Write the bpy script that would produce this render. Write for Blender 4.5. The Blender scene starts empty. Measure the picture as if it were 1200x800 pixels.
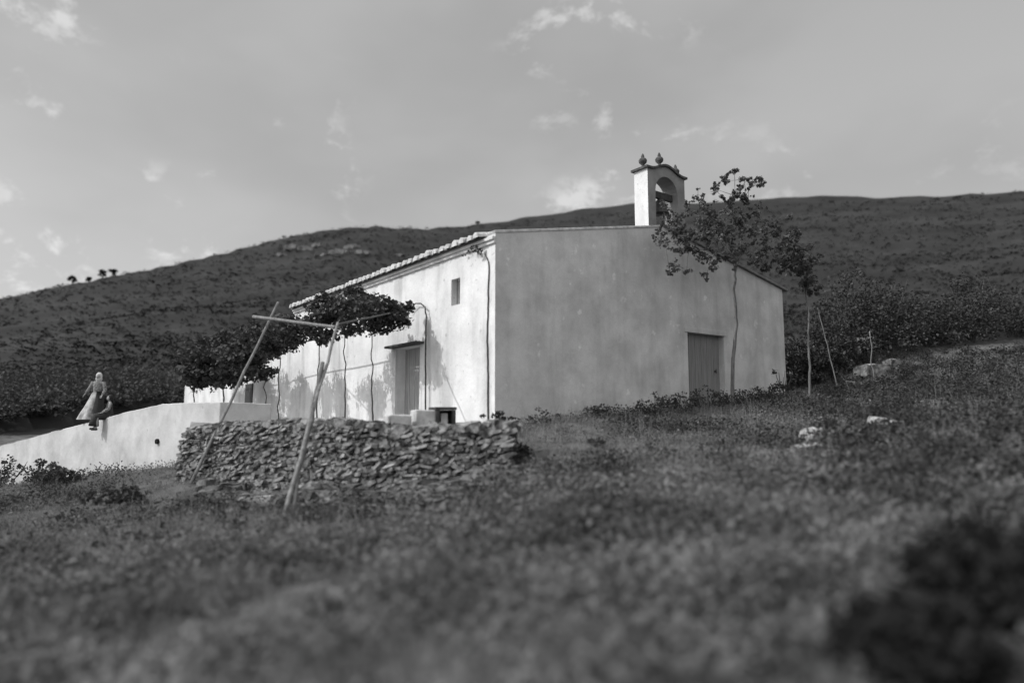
import bpy, bmesh, math, random
import numpy as np
from mathutils import Vector, Matrix, noise
R = math.radians
S = bpy.context.scene
C = S.collection
random.seed(7); rng = np.random.default_rng(7)

# ---------------------------------------------------------------- camera, sky, sun, exposure
F = 800.0                                   # focal length in photo pixels (photo 1200 x 800)
HOR = 490.0                                 # picture row of the horizon
PITCH = math.atan((HOR - 400) / F)
cam_d = bpy.data.cameras.new('camera'); cam = bpy.data.objects.new('camera', cam_d); C.objects.link(cam)
cam_d.sensor_width = 36; cam_d.lens = 36 * F / 1200
cam.location = (0, 0, 0); cam.rotation_euler = (math.pi / 2 + PITCH, 0, 0)
cam_d.clip_start = 0.05; cam_d.clip_end = 5000
cam_d.dof.use_dof = True; cam_d.dof.focus_distance = 24; cam_d.dof.aperture_fstop = 0.24
S.camera = cam
SUN = Vector((-0.90, -0.30, 0.86)).normalized()
w = bpy.data.worlds.new('World'); S.world = w; w.use_nodes = True
nt = w.node_tree; N = nt.nodes; L = nt.links; N.clear()
out = N.new('ShaderNodeOutputWorld'); bg = N.new('ShaderNodeBackground'); L.new(bg.outputs[0], out.inputs[0])
sky = N.new('ShaderNodeTexSky'); sky.sky_type = 'NISHITA'; sky.sun_disc = False
sky.sun_elevation = math.asin(SUN.z); sky.sun_rotation = math.atan2(SUN.x, SUN.y); sky.dust_density = 3.0; sky.air_density = 1.0
bw = N.new('ShaderNodeRGBToBW'); L.new(sky.outputs[0], bw.inputs[0])
tc = N.new('ShaderNodeTexCoord'); mp = N.new('ShaderNodeMapping'); mp.inputs['Scale'].default_value = (1, 1, 1.7)
L.new(tc.outputs['Generated'], mp.inputs[0])
def wnoise(scale, det, rough, lo, hi, dist=0.0, seed=0.0):
    n = N.new('ShaderNodeTexNoise'); n.inputs['Scale'].default_value = scale; n.inputs['Detail'].default_value = det
    n.inputs['Roughness'].default_value = rough; n.inputs['Distortion'].default_value = dist
    m2 = N.new('ShaderNodeMapping'); m2.inputs['Location'].default_value = (seed, seed * .7, 0); L.new(mp.outputs[0], m2.inputs[0]); L.new(m2.outputs[0], n.inputs[0])
    r = N.new('ShaderNodeMapRange'); r.inputs[1].default_value = lo; r.inputs[2].default_value = hi; r.interpolation_type = 'SMOOTHSTEP'
    L.new(n.outputs[0], r.inputs[0]); return r
c1 = wnoise(2.2, 4, .5, .36, .66, .2, 3.1); c2 = wnoise(8.5, 9, .66, .54, .66, .25, 4.3); c3 = wnoise(3.2, 3, .5, .46, .60, .1, 8.2)
def wmath(op, a, b):
    m = N.new('ShaderNodeMath'); m.operation = op
    for i, v in enumerate((a, b)):
        if isinstance(v, (int, float)): m.inputs[i].default_value = v
        else: L.new(v, m.inputs[i])
    return m.outputs[0]
base = wmath('ADD', wmath('MULTIPLY', bw.outputs[0], .70), 3.1)
sx_ = N.new('ShaderNodeSeparateXYZ'); L.new(tc.outputs['Generated'], sx_.inputs[0])
def ramp(v, a, b, lo, hi):
    q = N.new('ShaderNodeMapRange'); q.interpolation_type = 'SMOOTHSTEP'
    for i_, x_ in enumerate((a, b, lo, hi)): q.inputs[i_ + 1].default_value = x_
    L.new(v, q.inputs[0]); return q.outputs[0]
base = wmath('MULTIPLY', base, ramp(sx_.outputs['Z'], .5, 1.0, 1.0, 2.0))      # added: unseen sky overhead brightened to fill the shaded front
base = wmath('MULTIPLY', base, ramp(sx_.outputs['Y'], .1, -.7, 1.0, 1.5))      # added: sky behind the camera brightened for the same fill
k = wmath('ADD', wmath('MULTIPLY', c1.outputs[0], .16), .90)
k = wmath('ADD', k, wmath('MULTIPLY', wmath('MULTIPLY', wmath('MULTIPLY', c2.outputs[0], c3.outputs[0]), ramp(sx_.outputs['X'], .12, .5, 1.0, .3)), .48))
L.new(wmath('MULTIPLY', base, k), bg.inputs['Color']); bg.inputs['Strength'].default_value = 0.10
sd = bpy.data.lights.new('sun', 'SUN'); sd.energy = 2.35; sd.angle = R(0.8); sd.color = (1, 1, 1)
so = bpy.data.objects.new('sun', sd); C.objects.link(so); so.rotation_euler = (-SUN).to_track_quat('-Z', 'Y').to_euler(); so.location = (-20, -5, 40)
S.view_settings.view_transform = 'Standard'; S.view_settings.look = 'None'; S.view_settings.exposure = 0.0; S.view_settings.gamma = 1

# ---------------------------------------------------------------- helpers
def at(px, py, Y):
    a = (px - 600) / F; b = (400 - py) / F
    d = Vector((a, math.cos(PITCH) - b * math.sin(PITCH), math.sin(PITCH) + b * math.cos(PITCH)))
    return d * (Y / d.y)
def on_wall(px, py, P0, d):                 # (t, z) where the sight line meets the vertical plane through P0 along d
    q = at(px, py, 1.0)
    t = (q.x * P0.y - P0.x) / (d.x - q.x * d.y)
    return t, (P0.y + t * d.y) * q.z
def tag(o, label=None, cat=None, group=None, kind=None):
    for k_, v in (('label', label), ('category', cat), ('group', group), ('kind', kind)):
        if v: o[k_] = v
    return o
def empty(name, loc=(0, 0, 0), rz=0):
    o = bpy.data.objects.new(name, None); C.objects.link(o); o.location = loc; o.rotation_euler = (0, 0, rz); o.empty_display_size = .2
    return o
def copy_tree(o, parent=None):
    c = o.copy(); C.objects.link(c); c.parent = parent
    for ch in list(o.children): copy_tree(ch, c)
    return c
class MB:
    def __init__(s): s.v = []; s.f = []; s.n = 0
    def add(s, v, f):
        v = np.asarray(v, float).reshape(-1, 3); s.v.append(v)
        s.f.extend([tuple(i + s.n for i in q) for q in f]); s.n += len(v)
    def box(s, c, size, M=None, jit=0.0):
        c = np.array(c, float); h = np.array(size, float) / 2
        p = np.array([(x, y, z) for x in (-1, 1) for y in (-1, 1) for z in (-1, 1)], float)
        if jit: p = p * (1 + rng.uniform(-jit, jit, p.shape))
        p = p * h
        if M is not None: p = p @ np.array(M).T
        s.add(p + c, [(0, 1, 3, 2), (4, 6, 7, 5), (0, 4, 5, 1), (2, 3, 7, 6), (0, 2, 6, 4), (1, 5, 7, 3)])
    def prism(s, poly, a, b):              # poly of 3D points, extruded from offset a to offset b (vectors)
        n = len(poly); p = [Vector(q) + Vector(a) for q in poly] + [Vector(q) + Vector(b) for q in poly]
        s.add([tuple(q) for q in p], [tuple(range(n))[::-1], tuple(range(n, 2 * n))] + [(i, (i + 1) % n, n + (i + 1) % n, n + i) for i in range(n)])
    def tube(s, pts, rad, seg=8, cap=True):
        pts = [Vector(p) for p in pts]; n = len(pts)
        if isinstance(rad, (int, float)): rad = [rad] * n
        vs = []; prev = None
        for i, p in enumerate(pts):
            d = (pts[min(i + 1, n - 1)] - pts[max(i - 1, 0)]).normalized()
            u = d.orthogonal().normalized() if prev is None else (prev - d * prev.dot(d)).normalized()
            prev = u; v_ = d.cross(u)
            for k_ in range(seg):
                a = 2 * math.pi * k_ / seg; vs.append(tuple(p + (u * math.cos(a) + v_ * math.sin(a)) * rad[i]))
        fs = [(i * seg + k_, i * seg + (k_ + 1) % seg, (i + 1) * seg + (k_ + 1) % seg, (i + 1) * seg + k_) for i in range(n - 1) for k_ in range(seg)]
        if cap: fs += [tuple(range(seg))[::-1], tuple(range((n - 1) * seg, n * seg))]
        s.add(vs, fs)
    def lathe(s, c, prof, seg=20, M=None):
        vs = []
        for r, z in prof:
            for k_ in range(seg):
                a = 2 * math.pi * k_ / seg; vs.append((r * math.cos(a), r * math.sin(a), z))
        vs = np.array(vs)
        if M is not None: vs = vs @ np.array(M).T
        n = len(prof)
        s.add(vs + np.array(c), [(i * seg + k_, i * seg + (k_ + 1) % seg, (i + 1) * seg + (k_ + 1) % seg, (i + 1) * seg + k_) for i in range(n - 1) for k_ in range(seg)]
              + [tuple(range(seg))[::-1], tuple(range((n - 1) * seg, n * seg))])
    def leaves(s, P, size, up=0.3, fold=.25, asp=.8):   # P (n,3) leaf quads with random orientation
        P = np.asarray(P, float); n = len(P)
        if n == 0: return
        size = np.broadcast_to(size, (n,)).astype(float)
        nr = rng.normal(size=(n, 3)); nr[:, 2] = np.abs(nr[:, 2]) + up; nr /= np.linalg.norm(nr, axis=1)[:, None]
        a = np.cross(nr, rng.normal(size=(n, 3))); a /= np.linalg.norm(a, axis=1)[:, None] + 1e-9
        b = np.cross(nr, a)
        L_ = size[:, None]; W = L_ * asp
        v = np.stack([P - a * L_ * .5, P + b * W * .5 + nr * L_ * fold * .4, P + a * L_ * .55, P - b * W * .5 + nr * L_ * fold * .4], 1).reshape(-1, 3)
        s.add(v, [(4 * i, 4 * i + 1, 4 * i + 2, 4 * i + 3) for i in range(n)])
    def blades(s, P, h, wd, lean=.5):       # tapering bent blades, 2 quads each
        P = np.asarray(P, float); n = len(P)
        if n == 0: return
        h = np.broadcast_to(h, (n,))[:, None]; wd = np.broadcast_to(wd, (n,))[:, None]
        th = rng.uniform(0, 2 * math.pi, n); side = np.stack([np.cos(th), np.sin(th), 0 * th], 1)
        th2 = rng.uniform(0, 2 * math.pi, n); ln = np.stack([np.cos(th2), np.sin(th2), 0 * th2], 1) * rng.uniform(0, lean, n)[:, None]
        z = np.array([0, 0, 1.0])
        p1 = P + z * h * .55 + ln * h * .3; p2 = P + z * h * .95 + ln * h
        v = np.stack([P - side * wd, P + side * wd, p1 + side * wd * .8, p1 - side * wd * .8, p2 + side * wd * .12, p2 - side * wd * .12], 1).reshape(-1, 3)
        s.add(v, [q for i in range(n) for q in ((6 * i, 6 * i + 1, 6 * i + 2, 6 * i + 3), (6 * i + 3, 6 * i + 2, 6 * i + 4, 6 * i + 5))])
    def build(s, name, m, parent=None, smooth=False, bevel=0, loc=None):
        me = bpy.data.meshes.new(name); V = np.concatenate(s.v) if s.v else np.zeros((0, 3))
        if loc is not None: V = V - np.array(loc)
        me.from_pydata(V.tolist(), [], s.f); me.validate(); me.update()
        if smooth: me.polygons.foreach_set('use_smooth', [True] * len(me.polygons))
        o = bpy.data.objects.new(name, me); C.objects.link(o)
        if m: me.materials.append(m)
        if loc is not None and parent is None: o.location = loc
        if bevel:
            b = o.modifiers.new('bevel', 'BEVEL'); b.width = bevel; b.segments = 2; b.limit_method = 'ANGLE'
        if parent: o.parent = parent
        return o
def to_local(o_mb, loc): pass

# ---------------------------------------------------------------- materials (black and white place: neutral greys)
def mat(name, lo, hi, scale=3.0, detail=8, rough=.9, bump=.3, bscale=40, streak=None, spots=None, lo_p=.35, hi_p=.65, trans=0.0, stretch=(1, 1, 1), grain=0.0):
    m = bpy.data.materials.new(name); m.use_nodes = True; t = m.node_tree; n = t.nodes; l = t.links
    b = n['Principled BSDF']; b.inputs['Roughness'].default_value = rough; b.inputs['Specular IOR Level'].default_value = .25
    g = n.new('ShaderNodeNewGeometry')
    def nz(sc, det, st, p0, p1, a, bb, dist=0):
        mm = n.new('ShaderNodeMapping'); mm.inputs['Scale'].default_value = st; l.new(g.outputs['Position'], mm.inputs[0])
        x = n.new('ShaderNodeTexNoise'); x.inputs['Scale'].default_value = sc; x.inputs['Detail'].default_value = det; x.inputs['Roughness'].default_value = .6; x.inputs['Distortion'].default_value = dist
        l.new(mm.outputs[0], x.inputs[0])
        r = n.new('ShaderNodeMapRange'); r.inputs[1].default_value = p0; r.inputs[2].default_value = p1; r.inputs[3].default_value = a; r.inputs[4].default_value = bb
        l.new(x.outputs[0], r.inputs[0]); return r.outputs[0]
    def mul(a, bb):
        x = n.new('ShaderNodeMath'); x.operation = 'MULTIPLY'; l.new(a, x.inputs[0])
        if isinstance(bb, float): x.inputs[1].default_value = bb
        else: l.new(bb, x.inputs[1])
        return x.outputs[0]
    val = nz(scale, detail, stretch, lo_p, hi_p, lo, hi)
    if streak: val = mul(val, nz(streak[0], 6, (1, 1, streak[2]), .48, .68, 1.0, streak[1], .4))
    if spots: val = mul(val, nz(spots[0], 5, (1, 1, 1), spots[2], spots[2] + .06, 1.0, spots[1]))
    if grain: val = mul(val, nz(55, 2, (1, 1, 1), .3, .7, 1 - grain, 1 + grain))
    l.new(val, b.inputs['Base Color'])
    if bump:
        x = n.new('ShaderNodeTexNoise'); x.inputs['Scale'].default_value = bscale; x.inputs['Detail'].default_value = 6; l.new(g.outputs['Position'], x.inputs[0])
        bp = n.new('ShaderNodeBump'); bp.inputs['Strength'].default_value = bump; bp.inputs['Distance'].default_value = .02; l.new(x.outputs[0], bp.inputs['Height']); l.new(bp.outputs[0], b.inputs['Normal'])
    if trans:
        tr = n.new('ShaderNodeBsdfTranslucent'); l.new(val, tr.inputs['Color']); mx = n.new('ShaderNodeMixShader'); mx.inputs[0].default_value = trans
        l.new(b.outputs[0], mx.inputs[1]); l.new(tr.outputs[0], mx.inputs[2]); l.new(mx.outputs[0], n['Material Output'].inputs[0])
    return m
M = dict(
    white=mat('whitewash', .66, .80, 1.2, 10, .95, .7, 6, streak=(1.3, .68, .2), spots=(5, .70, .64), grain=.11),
    garden=mat('weathered_limewash', .44, .62, .8, 8, .95, .6, 6, streak=(2.2, .88, .7), spots=(4, .78, .66), grain=.08),
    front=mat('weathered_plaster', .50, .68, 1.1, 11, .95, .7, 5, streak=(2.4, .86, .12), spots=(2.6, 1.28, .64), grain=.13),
    shaded_stucco=mat('shaded_belfry_plaster', .20, .29, 2, 6, .9, .4, 12, spots=(7, .6, .68)),  # dark tone carries the shade on the belfry front
    tile=mat('limewashed_tile', .40, .68, 6, 5, .9, .3, 30),
    roof=mat('old_clay_tile', .14, .24, 3, 6, .9, .3, 30),
    stone=mat('field_stone', .09, .36, 5.5, 6, .9, .6, 35, lo_p=.38, hi_p=.68),
    rubble=mat('earthy_rubble', .06, .20, 4, 6, .9, .6, 35, lo_p=.38, hi_p=.68), joint=mat('earth_joint', .03, .06, 5, 5, 1, .4, 20),
    rock=mat('pale_rock', .30, .50, 4, 6, .9, .6, 20),
    block=mat('pale_block', .40, .60, 5, 6, .9, .5, 18, spots=(4, .6, .6)),
    ground=mat('dry_hillside_soil', .055, .13, 1.4, 9, 1, .6, 12, spots=(2.2, .6, .55)),
    terrace=mat('trodden_earth', .16, .25, 1.2, 7, 1, .5, 12),
    hill=mat('scrub_hillside', .014, .034, .07, 12, 1, .3, .8, spots=(.22, 1.5, .60), stretch=(1, .5, 2)),
    weed=mat('dry_weeds', .08, .24, 1.1, 6, .9, 0, trans=.25),
    grass=mat('pale_grass', .16, .32, 1.3, 6, .9, 0, trans=.3),
    leaf=mat('dark_leaf', .035, .085, 2, 5, .6, 0, trans=.2),
    tleaf=mat('tree_leaf', .06, .13, 2, 5, .6, 0, trans=.2),
    scrub=mat('hill_scrub', .014, .027, .05, 6, .9, 0),
    bush=mat('bush_leaf', .03, .08, 1.5, 5, .8, 0, trans=.2),
    bark=mat('pale_bark', .10, .24, 9, 6, .9, .4, 30, stretch=(1, 1, .3)),
    dbark=mat('dark_bark', .05, .10, 9, 6, .9, .4, 30),
    pole=mat('weathered_pole', .13, .27, 12, 6, .8, .3, 40, stretch=(1, 1, .2)),
    dpole=mat('dark_pole', .08, .15, 12, 6, .8, .3, 40, stretch=(1, 1, .2)),
    wood=mat('grey_door_wood', .20, .29, 3, 6, .8, .3, 30, stretch=(6, 6, .4)),
    pdoor=mat('bleached_door', .26, .42, 3, 6, .8, .3, 30, stretch=(6, 6, .4)), dwood=mat('dark_crate_wood', .04, .08, 6, 6, .8, .3, 30),
    bronze=mat('bronze_bell', .04, .07, 6, 4, .5, 0), urn=mat('dark_finial_stone', .05, .12, 8, 5, .9, .3, 30),
    iron=mat('iron', .04, .07, 8, 4, .6, 0), black=mat('hollow_shade', .01, .015, 5, 2, 1, 0),
    skin=mat('skin', .28, .34, 8, 3, .6, 0), cloth_w=mat('pale_cloth', .5, .66, 9, 5, .9, .2, 30),
    cloth_s=mat('light_skirt_cloth', .24, .52, 6, 5, .9, .2, 30), cloth_d=mat('dark_cloth', .03, .05, 9, 5, .9, .2, 30), cloth_m=mat('patterned_cloth', .10, .32, 22, 3, .9, .2, 30), hair=mat('dark_hair', .015, .03, 20, 3, .7, 0),
)

# ---------------------------------------------------------------- layout
VL = -Vector((math.sin(R(36.8)), -math.cos(R(36.8)), 0)); VL = Vector((-.599, .8007, 0)).normalized()   # along the long side wall
VR = Vector((.8007, .599, 0)).normalized()                                                              # along the gable front
NL = -VR; NF = -VL                                                                                   # outward normals
CO = at(580, 492, 17.0); CO.z = 0
EAVE = on_wall(580, 273, CO, VR)[1]
WF, _ = on_wall(917, 350, CO, VR)
TA, APEX = on_wall(777, 266, CO, VR)
TA = WF / 2
L1 = on_wall(345, 367, CO, VL)[0]; L2 = on_wall(217, 430, CO, VL)[0]
print('EAVE', EAVE, 'WF', WF, 'TA', TA, 'APEX', APEX, 'L1', L1, 'L2', L2)
def wp(t, s, z): return CO + VL * t + VR * s + Vector((0, 0, z))       # building coordinates

# walls of the terrace (plan), left to right: photo column, photo row of top, distance
WW = [(-80, 545, 31), (0, 522, 27.5), (60, 506, 25), (110, 493.5, 23.4), (150, 482, 22.2), (190, 473, 21), (225, 471.5, 20.2), (258, 471, 19.5), (318, 473, 20.1)]
WWp = [at(*q) for q in WW]
SWq = [(219, 507, 17.6), (262, 501, 17.0), (300, 499, 16.5), (340, 498, 15.9), (400, 497, 15.2), (470, 505, 14.6), (540, 502, 14.1), (598, 500, 13.9)]
SWp = [at(*q) for q in SWq]
ctrl = []
def cp(px, py, Y): p = at(px, py, Y); ctrl.append((p.x, p.y, p.z))
for q in ((332, 604, 12.5), (223, 566, 16.4), (85, 563, 22.5), (0, 580, 24), (150, 556, 20.8), (212, 547, 19), (-100, 600, 26), (600, 556, 13.0), (520, 584, 12.7), (420, 606, 12.9), (160, 605, 15),
          (270, 590, 15.2), (605, 498, 17.0), (650, 520, 15), (760, 520, 15), (760, 484, 19.6), (860, 500, 18), (940, 462, 25), (1075, 438, 24), (1230, 415, 24), (1000, 458, 24), (950, 520, 14), (1080, 500, 13.5), (1300, 480, 14), (1000, 400, 34), (1150, 385, 34), (860, 420, 36),
          (700, 600, 9), (900, 600, 8.3), (1150, 590, 8), (300, 700, 6.6), (60, 680, 9), (900, 710, 5.2), (600, 740, 4.7), (1150, 720, 4.6), (100, 790, 5), (450, 640, 9.3)): cp(*q)
ctrl += [(0, 0, -1.5), (-5, 0, -1.9), (5, 0, -1.2), (0, -6, -2), (12, 0, -.6), (-15, 5, -2.3), (-25, 12, -2.6), (-40, 22, -3), (25, 5, .3), (0, -30, -5), (30, -20, -2), (-30, -20, -6), (30, 30, 2.5), (45, 20, 2.5), (-33, 37, -.8), (-30, 45, .2), (-38, 40, -1), (-27, 50, .4), (-40, 30, -2)]
for px, py in ((620, 494), (700, 487), (780, 480), (860, 472), (917, 464)):
    t, z = on_wall(px, py, CO, VR); p = CO + VR * t; ctrl.append((p.x + .25, p.y - .3, z)); ctrl.append((p.x - 1.5, p.y + 2.5, z))
CT = np.array(ctrl)
SKY = [(-500, 400), (-300, 385), (-120, 372), (0, 350), (60, 336), (150, 319), (250, 298), (330, 279), (390, 267), (440, 263.5), (500, 267.5), (560, 263), (620, 253), (680, 245), (740, 237), (800, 237), (860, 235), (900, 233), (960, 227), (1000, 229.5), (1075, 229), (1200, 222), (1400, 225), (1700, 250)]
SA = []; SE = []
for px, py in SKY: q = at(px, py, 1); SA.append(math.atan2(q.x, q.y)); SE.append(q.z / math.hypot(q.x, q.y))
FLAT = [(p.x, p.y) for p in WWp] + [(p.x, p.y) for p in SWp]
PL = [Vector((p.x, p.y)) for p in WWp[:7]] + [Vector((p.x, p.y)) for p in SWp]
# polygon of the terrace
FARL = wp(L2 + 3, 1, 0)
TPOLY = [Vector((WWp[0].x - 3, WWp[0].y + 3))] + PL + [Vector((CO.x + .2, CO.y + .6))] + [Vector((FARL.x, FARL.y)), Vector((-24.5, 45)), Vector((-29, 38))]
def inside(x, y, poly):
    c = False; n = len(poly)
    for i in range(n):
        a = poly[i]; b = poly[i - 1]
        if (a.y > y) != (b.y > y) and x < (b.x - a.x) * (y - a.y) / (b.y - a.y) + a.x: c = not c
    return c
def sstep(u): u = max(0, min(1, u)); return u * u * (3 - 2 * u)
def near_z(x, y):
    dx = CT[:, 0] - x; dy = CT[:, 1] - y; d2 = dx * dx + dy * dy + .2; wgt = d2 ** -1.9; W_ = wgt.sum()
    mx_, my_, mz_ = (wgt * dx).sum() / W_, (wgt * dy).sum() / W_, (wgt * CT[:, 2]).sum() / W_          # moving least squares plane
    ax, ay, az__ = dx - mx_, dy - my_, CT[:, 2] - mz_; k_ = .35 * W_
    a, b, c, p_, q_ = (wgt * ax * ax).sum() + k_, (wgt * ax * ay).sum(), (wgt * ay * ay).sum() + k_, (wgt * ax * az__).sum(), (wgt * ay * az__).sum()
    D = a * c - b * b
    return float(mz_ - mx_ * (p_ * c - q_ * b) / D - my_ * (a * q_ - b * p_) / D)
def gz(x, y, rough=True):
    r = math.hypot(x, y); az = math.atan2(x, y)
    z = near_z(x, y) if r < 90 else -2.0
    if inside(x, y, TPOLY): z = min(-1.2, z - .25)
    e = float(np.interp(az, SA, SE)); Rc = 250 + 60 * math.sin(az * 2.3 + 1)
    r0 = 40
    if abs(az) < 1.9 or True:
        if r > r0:
            if abs(az) > 1.2: e *= max(.15, 1 - (abs(az) - 1.2) * .8)
            u = (r - r0) / (Rc - r0)
            if u <= 1: hz = r * e * (u ** .62)
            else: hz = Rc * e - (r - Rc) * .22
            b = sstep((r - r0) / 25); z = z * (1 - b) + hz * b if r < r0 + 25 else hz
            if hz > -1: z += 1.8 * sstep((r - 60) / 80) * (noise.fractal(Vector((x / 38, y / 38, 0)), .8, 2.1, 5)) * (.35 if abs(r - Rc) < 25 else 1)
    if rough and r < 60:
        z += .05 * noise.fractal(Vector((x * .9, y * .9, 3)), .9, 2, 4) + (.035 * noise.noise(Vector((x * 3.1, y * 3.1, 1))) if r < 25 else 0)
    return z

# ---------------------------------------------------------------- ground and hill (one heightfield, two sheets)
azs = list(np.linspace(-1.05, 1.05, 300)) + list(np.linspace(1.05, 2 * math.pi - 1.05, 80))[1:-1]
def sheet(name, radii, m, center=False):
    mb = MB(); nA = len(azs); V = []
    for r in radii:
        for a in azs:
            x = r * math.sin(a); y = r * math.cos(a); V.append((x, y, gz(x, y)))
    fs = [(i * nA + k_, i * nA + (k_ + 1) % nA, (i + 1) * nA + (k_ + 1) % nA, (i + 1) * nA + k_) for i in range(len(radii) - 1) for k_ in range(nA)]
    if center: V.append((0, 0, gz(0, 0))); c = len(V) - 1; fs += [(c, (k_ + 1) % nA, k_) for k_ in range(nA)]
    mb.add(V, [f[::-1] for f in fs]); return tag(mb.build(name, m, smooth=True), kind='structure')
RS = 46.0
sheet('ground', list(np.geomspace(.8, RS, 120)), M['ground'], True)
sheet('hill', list(np.geomspace(RS, 330, 110)) + [380, 450, 600, 900], M['hill'])

# terrace behind the walls
tb = MB(); n = len(TPOLY)
def tz(x, y):
    q = at(0, 0, 1)
    px = 600 + F * x / max(y, 1) * 1.0
    return float(np.interp(px, [-80, 0, 60, 110, 150, 190], [WWp[0].z, WWp[1].z, WWp[2].z, WWp[3].z, WWp[3].z + .02, -.06])) - .04
top = [Vector((p.x, p.y, tz(p.x, p.y) if not (8 <= i_ <= 7 + len(SWp)) else SWp[i_ - 8].z - .22)) for i_, p in enumerate(TPOLY)]
bmT = bmesh.new()
vt = [bmT.verts.new(p) for p in top]; f = bmT.faces.new(vt); 
ex = bmesh.ops.extrude_face_region(bmT, geom=[f]); 
for g in ex['geom']:
    if isinstance(g, bmesh.types.BMVert): g.co.z = -3
bmesh.ops.triangulate(bmT, faces=bmT.faces[:]); bmesh.ops.recalc_face_normals(bmT, faces=bmT.faces[:])
me = bpy.data.meshes.new('terrace'); bmT.to_mesh(me); me.materials.append(M['terrace']); tob = bpy.data.objects.new('terrace', me); C.objects.link(tob); tag(tob, kind='structure')

# ---------------------------------------------------------------- chapel
chapel = empty('chapel', tuple(CO)); tag(chapel, 'long whitewashed country chapel with plain gable front and belfry on its ridge', 'chapel')
LOC = Vector(CO)
def B(mb, name, m, parent=chapel, **k_): return mb.build(name, m, parent, loc=tuple(LOC), **k_)
TH = .55
# gable front with a real door opening
d0, _ = on_wall(805.5, 390, CO, VR); d1, dz = on_wall(848, 393, CO, VR); DT = on_wall(806, 389, CO, VR)[1]; ZB = -1.0
def rake(s): return EAVE + (APEX - EAVE) * (1 - abs(s - TA) / TA)
fw = MB()
def fpiece(pts): fw.prism([wp(0, s, z) for s, z in pts], (0, 0, 0), tuple(VL * TH))
fpiece([(0, ZB), (d0, ZB), (d0, rake(d0) if d0 < TA else 0)] + ([(TA, APEX)] if d0 > TA else []) + [(0, EAVE)]) if d0 < TA else fpiece([(0, ZB), (d0, ZB), (d0, rake(d0)), (TA, APEX), (0, EAVE)])
fpiece([(d0, DT), (d1, DT), (d1, rake(d1)), (d0, rake(d0))])
fpiece([(d1, ZB), (WF, ZB), (WF, EAVE), (d1, rake(d1))])
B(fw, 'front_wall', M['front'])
cop = MB()
for a, b in ((0, TA), (TA, WF)):
    if a == 0: pts = [(0, EAVE), (TA, APEX), (TA, APEX + .07), (-.03, EAVE + .07)]
    else: pts = [(TA, APEX), (WF + .25, EAVE - .25 * (APEX - EAVE) / TA), (WF + .25, EAVE - .25 * (APEX - EAVE) / TA + .08), (TA, APEX + .07)]
    cop.prism([wp(0, s, z + .003) for s, z in pts], tuple(-VL * (.02 if a == 0 else .10)), tuple(VL * .5))
    B(cop, 'coping', M['tile'] if a == 0 else M['roof'], bevel=.015); cop = MB()
# door leaf with planks
dm = MB(); zt = DT - .003; nb = 6; zb = .1
for i in range(nb):
    s0 = d0 + (d1 - d0) * i / nb + .006; s1 = d0 + (d1 - d0) * (i + 1) / nb - .006
    dm.prism([wp(.22, s0, zb), wp(.22, s1, zb), wp(.22, s1, zt), wp(.22, s0, zt)], (0, 0, 0), tuple(VL * .05))
dm.prism([wp(.27, d0 + .002, zb), wp(.27, d1 - .002, zb), wp(.27, d1 - .002, zt), wp(.27, d0 + .002, zt)], (0, 0, 0), tuple(VL * .03))
door = B(dm, 'door', M['wood'])
hb = MB(); hb.tube([wp(.16, d1 - .25, 1.55), wp(.22, d1 - .25, 1.55)], .03, 8); hb.tube([wp(.16, d1 - .25, 1.62), wp(.16, d1 - .25, 1.48)], .018, 8)
h = hb.build('door_handle', M['iron'], door, loc=tuple(LOC))
lt = MB(); lt.prism([wp(-.03, d0 - .15, DT), wp(-.03, d1 + .15, DT), wp(-.03, d1 + .15, DT + .16), wp(-.03, d0 - .15, DT + .16)], (0, 0, 0), tuple(VL * .026)); B(lt, 'lintel', M['front'], bevel=.008)
# long side wall with door and window openings
w0, wz0 = on_wall(539, 356, CO, VL); w1, wz1 = on_wall(529, 328, CO, VL); e0 = on_wall(492, 410, CO, VL)[0]; e1, ez = on_wall(464, 403, CO, VL); ez = 2.15
print('door side', e0, e1, ez, 'win', w0, w1, wz0, wz1, 'door front', d0, d1, DT)
LT = L1
sw = MB(); ZE = EAVE - .10
def spiece(t0, t1, z0, z1): sw.prism([wp(t0, 0, z0), wp(t1, 0, z0), wp(t1, 0, z1), wp(t0, 0, z1)], (0, 0, 0), tuple(VR * TH))
g = TH + .001
spiece(0.0, w0, ZB, ZE) if False else spiece(g, w0, ZB, ZE)
sw.prism([wp(.0, -.004, ZB), wp(g, -.004, ZB), wp(g, -.004, ZE), wp(0, -.004, ZE)], (0, 0, 0), tuple(VR * .003))
spiece(w0, w1, ZB, wz0); spiece(w0, w1, wz1, ZE); spiece(w1, e0, ZB, ZE); spiece(e0, e1, ez, ZE); spiece(e0, e1, ZB, -.1); spiece(e1, LT, ZB, ZE)
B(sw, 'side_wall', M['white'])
cn = MB()
for i in range(2): cn.prism([wp(-.02, -.06 - .05 * i, ZE - .16 + .09 * i), wp(LT, -.06 - .05 * i, ZE - .16 + .09 * i), wp(LT, -.06 - .05 * i, ZE - .075 + .09 * i), wp(-.02, -.06 - .05 * i, ZE - .075 + .09 * i)], (0, 0, 0), tuple(VR * (.055 + .05 * i)))
B(cn, 'cornice', M['white'], bevel=.012)
wn = MB(); wn.prism([wp(w0, .30, wz0), wp(w1, .30, wz0), wp(w1, .30, wz1), wp(w0, .30, wz1)], (0, 0, 0), tuple(VR * .04)); win = B(wn, 'window', M['wood'])
br = MB()
for i in range(2):
    tt = w0 + (w1 - w0) * (i + 1) / 3; br.tube([wp(tt, .1, wz0), wp(tt, .1, wz1)], .012, 6)
br.build('window_bar', M['iron'], win, loc=tuple(LOC))
sdm = MB()
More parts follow.
